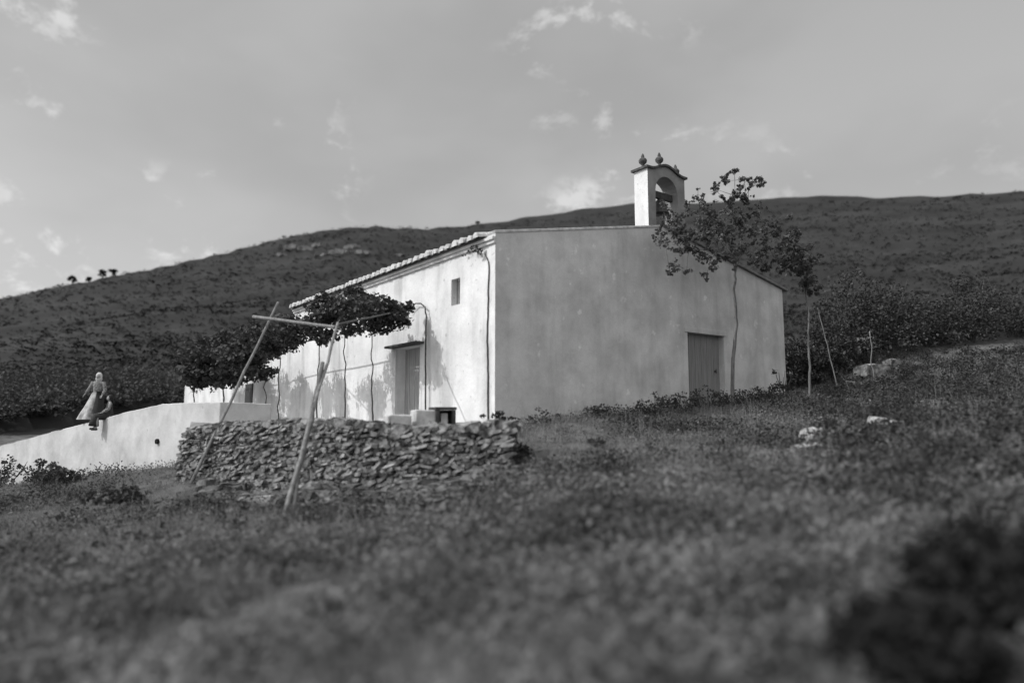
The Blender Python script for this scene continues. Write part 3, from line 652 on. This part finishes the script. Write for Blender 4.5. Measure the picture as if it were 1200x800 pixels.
# skyline trees, thicket
def bush(name, c, rx, h, n_, leafm, label, cat='bush', lsize=.1, group=None, stems=5):
    c = Vector(c); root = empty(name, tuple(c)); tag(root, label, cat, group); sm = MB(); lf = MB()
    for i in range(stems):
        a = random.uniform(0, 6.28); e = c + Vector((math.cos(a) * rx * .6, math.sin(a) * rx * .6, h * random.uniform(.6, .95))); sm.tube(wav(c - Vector((0, 0, .08)), e, 6, .05 * h), taper(.02 * h + .004, .004 * h + .002, 6), 5)
    k_ = max(4, n_ // 16)
    for i in range(k_):
        a = random.uniform(0, 6.28); rr = math.sqrt(random.random()) * rx; zz = random.uniform(.08, 1) * h * (1 - .45 * (rr / rx) ** 2)
        lf.leaves(clump(c + Vector((math.cos(a) * rr, math.sin(a) * rr, zz)), min(rx, h) * .2 + .02, 16, .8), rng.uniform(lsize * .6, lsize * 1.3, 16), .3)
    sm.build('stems', M['dbark'], root, loc=tuple(c)); lf.build('foliage', leafm, root, loc=tuple(c)); return root
for px, Y, rx, h, lab in ((936, 27.5, 1.0, 2.0, 'dark squarish bush touching the right corner of the chapel'), (968, 28, 1.0, 2.7, 'dark bush behind the leaning stake'), (1000, 29, 1.4, 4.3, 'tall dark bush rising highest in the thicket'),
                           (1040, 29, 1.5, 3.5, 'dark bush just right of the tallest bush of the thicket'), (1085, 30, 1.5, 2.3, 'wide dark bush at the right end of the thicket'), (1140, 30, 1.3, 3.2, 'bush beyond the thicket at the right edge'), (1195, 31, 1.5, 2.2, 'bush at the far right edge of the view')):
    bush('thicket_bush', gpt(px, Y), rx, h, 3600, M['leaf'], lab, 'bush', .12, 'bushes of the thicket right of the chapel', 8)
for px, Y, rx, h, nn, lab in ((768, 18.6, .5, .62, 620, 'round dark bush in front of the gable wall, left of the door'), (800, 20.1, .55, .6, 560, 'low bush under the left side of the gable door'), (830, 20.8, .65, .6, 620, 'low bush under the middle of the gable door'),
                             (884, 22.6, .7, .6, 560, 'low bush at the wall right of the young tree'), (905, 23.4, .5, .55, 300, 'small bush at the foot of the far corner'),
                             (605, 14.2, .35, .42, 420, 'dark bush at the right end of the dry stone wall'), (583, 16.4, .4, .25, 200, 'low weeds tuft at the foot of the near corner'), (636, 17.0, .4, .4, 160, 'thin weed in front of the gable wall near the corner'), (700, 18.3, .45, .4, 200, 'thin weed halfway between corner and gable door')):
    p_ = gpt(px, Y)
    if px == 583: p_ = at(583, 492, 15.9)
    bush('low_bush', p_, rx, h, nn, M['bush'], lab, 'bush', .07, 'low bushes around the chapel')
q = gpt(917, 22.6); rb = bush('leafy_sapling', q, .45, 1.25, 150, M['leaf'], 'thin leafy sapling in front of the right corner of the chapel', 'sapling', .1)
for px, py, s_, lab in ((85, 331, 1.7, 'leftmost small tree on the skyline of the hill'), (104, 327, 1.1, 'low tree second from left on the skyline'), (120, 322, 1.9, 'small tree third from left on the skyline'), (132, 320, 1.8, 'broader tree fourth from left on the skyline'), (560, 261, 1.4, 'lone little tree on the skyline above the chapel eave')):
    a_ = at(px, py, 1); az_ = math.atan2(a_.x, a_.y); Rc = 250 + 60 * math.sin(az_ * 2.3 + 1) - 2
    c = Vector((Rc * math.sin(az_), Rc * math.cos(az_), 0)); c.z = gz(c.x, c.y) - .3
    root = empty('hilltop_tree', tuple(c)); tag(root, lab, 'tree', 'small trees on the skyline'); tk = MB(); tk.tube([c, c + Vector((.1, 0, s_ * .6)), c + Vector((.2, 0, s_))], [.22, .16, .08], 6); tk.build('trunk', M['dbark'], root, loc=tuple(c))
    lf = MB()
    for i in range(10): lf.leaves(clump(c + Vector((random.uniform(-1, 1) * s_ * .5, random.uniform(-1, 1) * s_ * .5, s_ * random.uniform(.7, 1.35))), s_ * .3, 24, .6), .55)
    lf.build('crown', M['scrub'], root, loc=tuple(c))

# ---------------------------------------------------------------- scrub on the hill (uncountable)
sc = MB(); P = []; n_ = 0
while n_ < 30000:
    az_ = random.uniform(-.80, .80); r = 34 * (290 / 34) ** (random.random() ** .8); x = r * math.sin(az_); y = r * math.cos(az_)
    if inside(x, y, TPOLY) or (r < 60 and gz(x, y) < -3): continue
    v = Vector((x, y, 0)) - CO
    if -1 < v.dot(VR) < WF + 1 and -1 < v.dot(VL) < L2 + 2: continue
    if r < 50 and az_ > -.3: continue
    if noise.noise(Vector((x / 16, y / 16, 2))) < random.uniform(-.9, .25): continue
    s_ = random.choice([.14, .16, .2, .25, .4]) * random.uniform(.7, 1.2) * (1 + r / 260); c = np.array([x, y, gz(x, y) + s_ * .25]); n_ += 1
    P.append((c, s_))
cs = np.array([p_[0] for p_ in P]); ss = np.array([p_[1] for p_ in P]); K = 10
d = rng.normal(size=(len(cs), K, 3)); d /= np.linalg.norm(d, axis=2)[..., None]; d[..., 2] = np.abs(d[..., 2]) * .7
pp = (cs[:, None, :] + d * ss[:, None, None] * .8).reshape(-1, 3); sc.leaves(pp, np.repeat(ss, K) * .62, .9)
tag(sc.build('hill_scrub', M['scrub']), 'dark scrub and bushes covering the hillside', 'scrub', kind='stuff')
oc = [(345, 291, 9), (358, 293, 7), (372, 289, 6), (398, 296, 10), (412, 291, 8), (425, 297, 7), (375, 300, 5), (330, 300, 5), (470, 300, 5)]
for i, (px, py, s_) in enumerate(oc):
    # march the sight line to the hill
    q = at(px, py, 1); lo = 60
    for r_ in range(60, 400):
        if q.z * r_ < gz(q.x * r_, q.y * r_): break
    c = Vector((q.x * r_, q.y * r_, gz(q.x * r_, q.y * r_))); m_ = MB()
    for j in range(5): stone(m_, tuple(c + Vector((random.uniform(-.5, .5) * s_ * .5, random.uniform(-1, 1), random.uniform(-.2, .2)))), s_ * .30, 1.6, s_ * .16, Matrix.Rotation(random.uniform(-.5, .5), 3, 'Z') @ Matrix.Rotation(random.uniform(-.3, .3), 3, 'Y'))
    side = ['first', 'second', 'third', 'fourth', 'fifth', 'sixth', 'seventh', 'eighth', 'ninth']
    tag(m_.build('rock_outcrop', M['stone'], loc=tuple(c)), 'pale rocky ledge high on the hillside, %s' % ['left end of the upper row', 'second in the upper row', 'third and highest in the row', 'largest, right of the gap in the row', 'right of the largest ledge', 'right end of the row', 'small, below the middle of the row', 'small, lower left of the row', 'small, far right above the chapel eave'][i], 'rock', 'rock ledges on the hillside')

# ---------------------------------------------------------------- weeds and grass cover of the foreground (uncountable)
FOOT = []
for PP in (WWp, SWp):
    for a, b in zip(PP[:-1], PP[1:]):
        for i in range(4): q_ = a.lerp(b, i / 4); FOOT.append(Vector((q_.x, q_.y)))
FOOT = FOOT[:-3]
def cover(name, count, rmin, rmax, kind, m, hmin, hmax, per, label, thr=0.0, sc_=1.0, seed=0, spread=.09, wd=.006, power=1.0):
    mb = MB(); C0 = []; H = []; tries = 0
    while len(C0) < count and tries < count * 6:
        tries += 1
        az_ = random.uniform(-.74, .74); r = math.sqrt(rmin ** 2 + random.random() ** power * (rmax ** 2 - rmin ** 2)); x = r * math.sin(az_); y = r * math.cos(az_)
        if inside(x, y, TPOLY): continue
        v = Vector((x, y, 0)) - CO
        if v.dot(VL) > -.12 and v.dot(VR) > -.1 and v.dot(VR) < WF + .3: continue
        if y > 8:
            dm_ = min((Vector((x, y)) - q_).length for q_ in FOOT)
            if dm_ < 2.0 and random.random() < 1.1 - dm_ / 2.0: continue
        nz_ = noise.fractal(Vector((x * sc_, y * sc_, seed)), .8, 2, 3)
        if nz_ < thr + random.uniform(-.25, .25): continue
        C0.append((x, y, gz(x, y))); H.append(random.uniform(hmin, hmax) * (1 + max(0, nz_) * 1.2))
    C0 = np.array(C0); H = np.array(H); n_ = len(C0)
    off = rng.normal(size=(n_, per, 3)) * spread * (.5 + H[:, None, None] * 3); 
    if kind == 'blade':
        off[..., 2] = -.02; mb.blades((C0[:, None, :] + off).reshape(-1, 3), (H[:, None] * rng.uniform(.5, 1.1, (n_, per))).reshape(-1), wd, .7)
    else:
        off[..., 2] = np.abs(rng.uniform(0, 1, (n_, per))) * H[:, None]; mb.leaves((C0[:, None, :] + off).reshape(-1, 3), (rng.uniform(.35, .8, (n_, per)) * np.minimum(.11, H[:, None] * .45)).reshape(-1), .4)
    return tag(mb.build(name, m), label, 'ground cover', kind='stuff')
cover('dry_grass', 5200, 2.4, 11, 'blade', M['grass'], .08, .2, 9, 'short dry grass on the near slope', -.05, .9, 5, .07, .0035)
cover('low_weeds', 6500, 2.4, 11, 'leaf', M['weed'], .07, .24, 14, 'low leafy weeds covering the near slope', -.12, .8, 9, .10)
cover('meadow_grass', 8000, 10, 30, 'blade', M['grass'], .05, .14, 7, 'thin grass on the bank before the chapel', -.05, .6, 15, .12, .007)
cover('meadow_weeds', 9000, 10, 34, 'leaf', M['weed'], .05, .14, 10, 'low weeds on the bank before the chapel', -.12, .6, 19, .16)
cover('dark_undergrowth', 2500, 6, 26, 'leaf', M['bush'], .10, .22, 16, 'dark low undergrowth scattered over the slope', .18, .45, 29, .16)
def shrubs(name, count, m, label, pts, lsize, hr):
    mb = MB()
    for i in range(count):
        for _ in range(40):
            x, y = pts()
            if inside(x, y, TPOLY): continue
            v = Vector((x, y, 0)) - CO
            if v.dot(VL) > -.5 and -.5 < v.dot(VR) < WF + .5: continue
            if y > 9 and min((Vector((x, y)) - q_).length for q_ in FOOT) < 2.4: continue
            break
        h = random.uniform(*hr); rx = h * random.uniform(.7, 1.3); z = gz(x, y)
        for k_ in range(7):
            a = random.uniform(0, 6.28); rr = rx * random.random() ** .5
            mb.leaves(clump((x + math.cos(a) * rr, y + math.sin(a) * rr, z + h * random.uniform(.1, .85) * (1 - .4 * rr / rx)), h * .3, 12, .8), rng.uniform(lsize * .5, lsize * 1.3, 12), .3)
        st_ = np.array([[x, y, z - .02]] * 6) + rng.normal(size=(6, 3)) * np.array([rx * .4, rx * .4, 0]); mb.blades(st_, h * 1.25, .004, .4)
    return tag(mb.build(name, m), label, 'ground cover', kind='stuff')
def wedge(a0, a1, r0, r1):
    def f():
        a = random.uniform(a0, a1); r_ = math.sqrt(random.uniform(r0 * r0, r1 * r1)); return r_ * math.sin(a), r_ * math.cos(a)
    return f
shrubs('slope_shrubs', 300, M['weed'], 'pale low shrubs dotted over the near slope', wedge(-.7, .7, 3, 13), .06, (.12, .34))
shrubs('dark_shrubs', 150, M['bush'], 'dark low shrubs dotted over the near slope', wedge(-.7, .7, 3.4, 15), .06, (.12, .36))
shrubs('bank_scrub', 520, M['bush'], 'dark rough scrub over the bank at the right', wedge(.42, .72, 8, 33), .08, (.2, .6))
cover('bank_weeds', 8500, 12, 34, 'leaf', M['weed'], .05, .16, 9, 'short weeds filling the bank below the gable wall', -.5, .9, 51, .14)
cover('bank_grass', 8500, 12, 34, 'blade', M['grass'], .05, .16, 6, 'short tufted grass filling the bank below the gable wall', -.5, .9, 57, .10, .006)
shrubs('hillfoot_scrub', 1000, M['leaf'], 'dark scrub at the foot of the hill behind the people', wedge(-.80, -.40, 29, 62), .2, (.6, 2.0))
cover('tall_stalks', 700, 8, 26, 'blade', M['grass'], .25, .6, 3, 'tall dry stalks standing in the grass', -.3, .6, 41, .08, .005)
# loose rocks
for px, py, s_, lab in ((968, 518, .55, 'long pale flat rock lying on the bank at the right'), (945, 531, .35, 'pale upright rock just below the long flat rock'), (1003, 490, .3, 'small pale rock on the upper bank'), (1035, 498, .35, 'pale rock left of a twin near the right edge'), (1050, 500, .32, 'pale rock right of its twin near the right edge'),
                       (845, 534, .22, 'small pale stone in the grass below the gable door'), (1030, 440, .9, 'long low rock slab on the bank below the thicket'), (1052, 433, .7, 'upper rock slab on the bank below the thicket'), (1005, 455, .5, 'low rock slab at the foot of the leaning stake'), (300, 592, .45, 'flat stone lying left of the right hand leaning pole')):
    q = at(px, py, 1); r_ = 3.0
    while r_ < 60 and q.z * r_ > gz(q.x * r_, q.y * r_): r_ += .05
    c = Vector((q.x * r_, q.y * r_, gz(q.x * r_, q.y * r_))); m_ = MB()
    s_ *= 1.5; stone(m_, (c.x, c.y, c.z + s_ * .12), s_ * (1.0 if s_ > .5 else .8), s_ * .6, s_ * .34, Matrix.Rotation(random.uniform(-.3, .3), 3, 'Z') @ Matrix.Rotation(random.uniform(-.15, .15), 3, 'Y'))
    tag(m_.build('rock', M['rock'] if py > 480 else M['stone'], loc=tuple(c), bevel=.02), lab, 'rock', 'loose rocks on the slope')
# near bush in the bottom right corner
for px, Y, rx, h, lab in ((1050, 3.6, .36, .42, 'dark out of focus bush close to the camera at lower right'), (1150, 4.2, .5, .7, 'taller dark bush at the lower right corner'), (840, 3.0, .32, .2, 'low dark weed clump at the bottom edge right of centre')):
    bush('near_bush', gpt(px, Y), rx, h, 3200, M['scrub'], lab, 'bush', .07, 'dark bushes close to the camera')
for px, Y, rx, h, lab in ((66, 21.6, .5, .8, 'dark bush against the lower left end of the whitewashed wall'), (20, 22.5, .9, 1.1, 'dark bush at the left edge below the whitewashed wall'), (80, 19.5, .6, .5, 'low bush in front of the ragged foot of the whitewashed wall'), (150, 16.0, .8, .3, 'low dark bush below the whitewashed wall')):
    bush('slope_bush', gpt(px, Y), rx, h, 900, M['bush'], lab, 'bush', .09, 'bushes on the lower left slope')

# ---------------------------------------------------------------- people
def skin_mesh(verts, edges, radii, sub=2):
    me = bpy.data.meshes.new('tmp'); me.from_pydata([tuple(v) for v in verts], edges, []); o = bpy.data.objects.new('tmp', me); C.objects.link(o)
    m_ = o.modifiers.new('s', 'SKIN'); sv = me.skin_vertices[0].data
    for i, r_ in enumerate(radii): sv[i].radius = (r_, r_) if isinstance(r_, (int, float)) else r_
    sv[0].use_root = True; m_.use_smooth_shade = True
    o.modifiers.new('u', 'SUBSURF').levels = sub; o.modifiers['u'].render_levels = sub
    dg = bpy.context.evaluated_depsgraph_get(); ev = o.evaluated_get(dg); m2 = bpy.data.meshes.new_from_object(ev)
    V = [v.co.copy() for v in m2.vertices]; Fs = [tuple(p.vertices) for p in m2.polygons]; bpy.data.objects.remove(o); return V, Fs
def head_geo(mb, c, rx, ry, rz_, face=(0, -1)):
    V = []; n1, n2 = 14, 18
    for i in range(n1 + 1):
        th = math.pi * i / n1
        for j in range(n2):
            a = 2 * math.pi * j / n2; x = math.sin(th) * math.cos(a); y = math.sin(th) * math.sin(a); z = math.cos(th)
            taper_ = 1 - .28 * max(0, -z) ; X = x * rx * taper_; Y = y * ry * taper_; Z = z * rz_
            if y < -.8 and -.35 < z < .1 and abs(x) < .22: Y -= .022 * (1 - abs(x) / .22)          # nose
            if y < -.7 and .0 < z < .25 and .2 < abs(x) < .55: Y += .010                            # eye sockets
            if y < -.7 and -.62 < z < -.42 and abs(x) < .35: Y -= .006                              # mouth
            if abs(x) > .93 and -.2 < z < .2: X *= 1.10                                             # ears
            V.append((c[0] + X, c[1] + Y, c[2] + Z))
    mb.add(V, [(i * n2 + j, (i + 1) * n2 + j, (i + 1) * n2 + (j + 1) % n2, i * n2 + (j + 1) % n2) for i in range(n1) for j in range(n2)])
def hand(mb, wrist, d, side):
    d = Vector(d).normalized(); s = Vector(side).normalized(); n_ = d.cross(s)
    palm = wrist + d * .05
    V, Fs = skin_mesh([wrist - d * .01, palm, wrist + d * .085], [(0, 1), (1, 2)], [(.02, .02), (.032, .016), (.03, .014)], 1); mb.add([tuple(v) for v in V], Fs)
    for k_, (o_, l_) in enumerate(((-.024, .06), (-.008, .07), (.008, .065), (.024, .05))):
        a = palm + s * o_ + d * .03; V, Fs = skin_mesh([a, a + d * l_ * .55, a + d * l_ * .85 + n_ * l_ * .3], [(0, 1), (1, 2)], [.008, .0075, .006], 1); mb.add([tuple(v) for v in V], Fs)
    a = wrist + d * .03 - s * .02; V, Fs = skin_mesh([a, a + (d * .5 - s).normalized() * .035, a + (d - s * .8).normalized() * .06], [(0, 1), (1, 2)], [.010, .009, .007], 1); mb.add([tuple(v) for v in V], Fs)
def cloth(name, rings, m, parent, seg=28, fold=.0, nf=9, smooth=True):
    mb = MB(); V = []; n_ = len(rings)
    for i, (cx, cy, cz, rx, ry) in enumerate(rings):
        k_ = i / (n_ - 1)
        for j in range(seg):
            a = 2 * math.pi * j / seg; f_ = 1 + fold * k_ * math.sin(nf * a + 1.3 * math.sin(a * 2)); V.append((cx + rx * f_ * math.cos(a), cy + ry * f_ * math.sin(a), cz))
    mb.add(V, [(i * seg + j, i * seg + (j + 1) % seg, (i + 1) * seg + (j + 1) % seg, (i + 1) * seg + j) for i in range(n_ - 1) for j in range(seg)] + [tuple(range(seg))])
    o = mb.build(name, m, parent, smooth=smooth); return o
# standing woman
q, _d = on_poly(105, 494, WWp); wq = Vector((q.x, q.y + .35, 0)); wq.z = tz(wq.x, wq.y)
s_ = 1.0
wom = empty('person', tuple(wq), .15); tag(wom, 'standing woman in a pale head kerchief, dark bodice and long light skirt', 'person')
wom.scale = (1.02,) * 3
V = [Vector(v) for v in ((0, 0, .90), (0, 0, 1.05), (0, 0, 1.22), (0, 0, 1.36), (0, 0, 1.44), (.15, 0, 1.34), (.24, -.03, 1.10), (.20, -.14, .92), (-.15, 0, 1.34), (-.27, .0, 1.14), (-.37, -.05, .97), (.085, 0, .86), (.09, .0, .48), (.09, .02, .09), (-.085, 0, .86), (-.09, 0, .48), (-.09, .02, .09), (.09, -.12, .03), (-.09, -.12, .03))]
E = [(0, 1), (1, 2), (2, 3), (3, 4), (3, 5), (5, 6), (6, 7), (3, 8), (8, 9), (9, 10), (0, 11), (11, 12), (12, 13), (0, 14), (14, 15), (15, 16), (13, 17), (16, 18)]
Rr = [(.13, .10), (.11, .085), (.12, .09), (.08, .07), .045, .055, .04, .026, .055, .04, .026, .085, .055, .038, .085, .055, .038, .03, .03]
bmb = MB(); v_, f_ = skin_mesh(V, E, Rr); bmb.add([tuple(x) for x in v_], f_); head_geo(bmb, (0, -.01, 1.545), .075, .092, .115); hand(bmb, V[7], (-.1, -.5, -.8), (1, 0, 0)); hand(bmb, V[10], (-.5, -.2, -.9), (0, 1, 0))
bmb.build('body', M['skin'], wom, smooth=True)
cloth('skirt', [(0, 0, 1.06, .125, .10), (-.01, 0, .98, .165, .13), (-.05, 0, .75, .21, .18), (-.11, 0, .5, .26, .22), (-.17, 0, .28, .31, .25), (-.21, 0, .10, .34, .27)], M['cloth_s'], wom, fold=.2, nf=7)
cloth('apron', [(.07, -.02, 1.05, .10, .115), (.08, -.03, .8, .13, .17), (.07, -.04, .55, .15, .20), (.05, -.05, .3, .16, .235)], M['cloth_d'], wom, fold=.05)
cloth('blouse', [(0, 0, 1.41, .055, .055), (0, 0, 1.37, .16, .095), (0, 0, 1.30, .185, .115), (0, 0, 1.18, .16, .12), (0, 0, 1.05, .135, .11)], M['cloth_m'], wom, fold=.03)
for nm, a, b, c_ in (('sleeve', 5, 6, 7), ('sleeve', 8, 9, 10)):
    m_ = MB(); m_.tube([V[a] + Vector((0, 0, .03)), V[a].lerp(V[b], .5), V[b], V[b].lerp(V[c_], .5), V[b].lerp(V[c_], .85)], [.075, .07, .06, .05, .042], 14); m_.build(nm, M['cloth_m'], wom, smooth=True)
m_ = MB(); m_.lathe((0, .022, 1.40), [(.07, 0), (.105, .06), (.095, .14), (.098, .20), (.082, .26), (.04, .30), (.01, .305)], 20); m_.build('kerchief', M['cloth_w'], wom, smooth=True)
for sx in (-.09, .09):
    m_ = MB(); m_.box((sx, -.07, .045), (.085, .24, .09)); m_.build('shoe', M['cloth_d'], wom, bevel=.03)
# seated child on the wall
q, dd = on_poly(123, 491, WWp); cn_ = Vector((dd.y, -dd.x, 0)); ch = empty('person', tuple(q + Vector((0, 0, 0)) - cn_ * .12), math.atan2(cn_.y, cn_.x) + math.pi / 2 - .3)
tag(ch, 'seated child in dark clothes with legs hanging over the whitewashed wall', 'person')
V = [Vector(v) for v in ((0, 0, .10), (0, .01, .25), (0, .01, .42), (0, 0, .54), (0, 0, .60), (.12, 0, .52), (.17, -.04, .34), (.10, -.2, .22), (-.12, 0, .52), (-.17, -.04, .34), (-.10, -.2, .22), (.07, -.02, .08), (.085, -.34, .07), (.07, -.36, -.30), (-.07, -.02, .08), (-.085, -.34, .07), (-.13, -.38, -.28), (.07, -.46, -.34), (-.17, -.48, -.31))]
Rr = [(.10, .085), (.085, .07), (.095, .07), (.065, .055), .036, .042, .032, .022, .042, .032, .022, .065, .048, .032, .065, .048, .032, .025, .025]
bmb = MB(); v_, f_ = skin_mesh(V, E, Rr); bmb.add([tuple(x) for x in v_], f_); head_geo(bmb, (0, -.01, .695), .068, .084, .105); hand(bmb, V[7], (0, -1, -.3), (1, 0, 0)); hand(bmb, V[10], (0, -1, -.3), (1, 0, 0))
bmb.build('body', M['skin'], ch, smooth=True)
cloth('jacket', [(0, 0, .57, .045, .045), (0, 0, .54, .125, .075), (0, 0, .45, .145, .095), (0, .01, .3, .125, .10), (0, .01, .12, .15, .13)], M['cloth_d'], ch, fold=.03)
m_ = MB(); m_.tube([(0, -.02, .12), (0, -.2, .11), (0, -.37, .07), (-.01, -.41, -.06), (-.03, -.42, -.22)], [.14, .14, .13, .13, .155], 18); m_.build('skirt', M['cloth_d'], ch, smooth=True)
for a, b, c_ in ((5, 6, 7), (8, 9, 10)):
    m_ = MB(); m_.tube([V[a], V[a].lerp(V[b], .5), V[b], V[b].lerp(V[c_], .5), V[b].lerp(V[c_], .85)], [.058, .052, .046, .04, .034], 12); m_.build('sleeve', M['cloth_m'], ch, smooth=True)
m_ = MB(); m_.lathe((0, .016, .63), [(.055, 0), (.082, .04), (.084, .10), (.07, .16), (.035, .19), (.01, .195)], 18); m_.build('hair', M['hair'], ch, smooth=True)
for (sx, sy, sz) in ((.07, -.41, -.335), (-.15, -.43, -.315)):
    m_ = MB(); m_.box((sx, sy, sz), (.07, .19, .07)); m_.build('shoe', M['cloth_d'], ch, bevel=.025)
S.render.resolution_x = 1024; S.render.resolution_y = 682
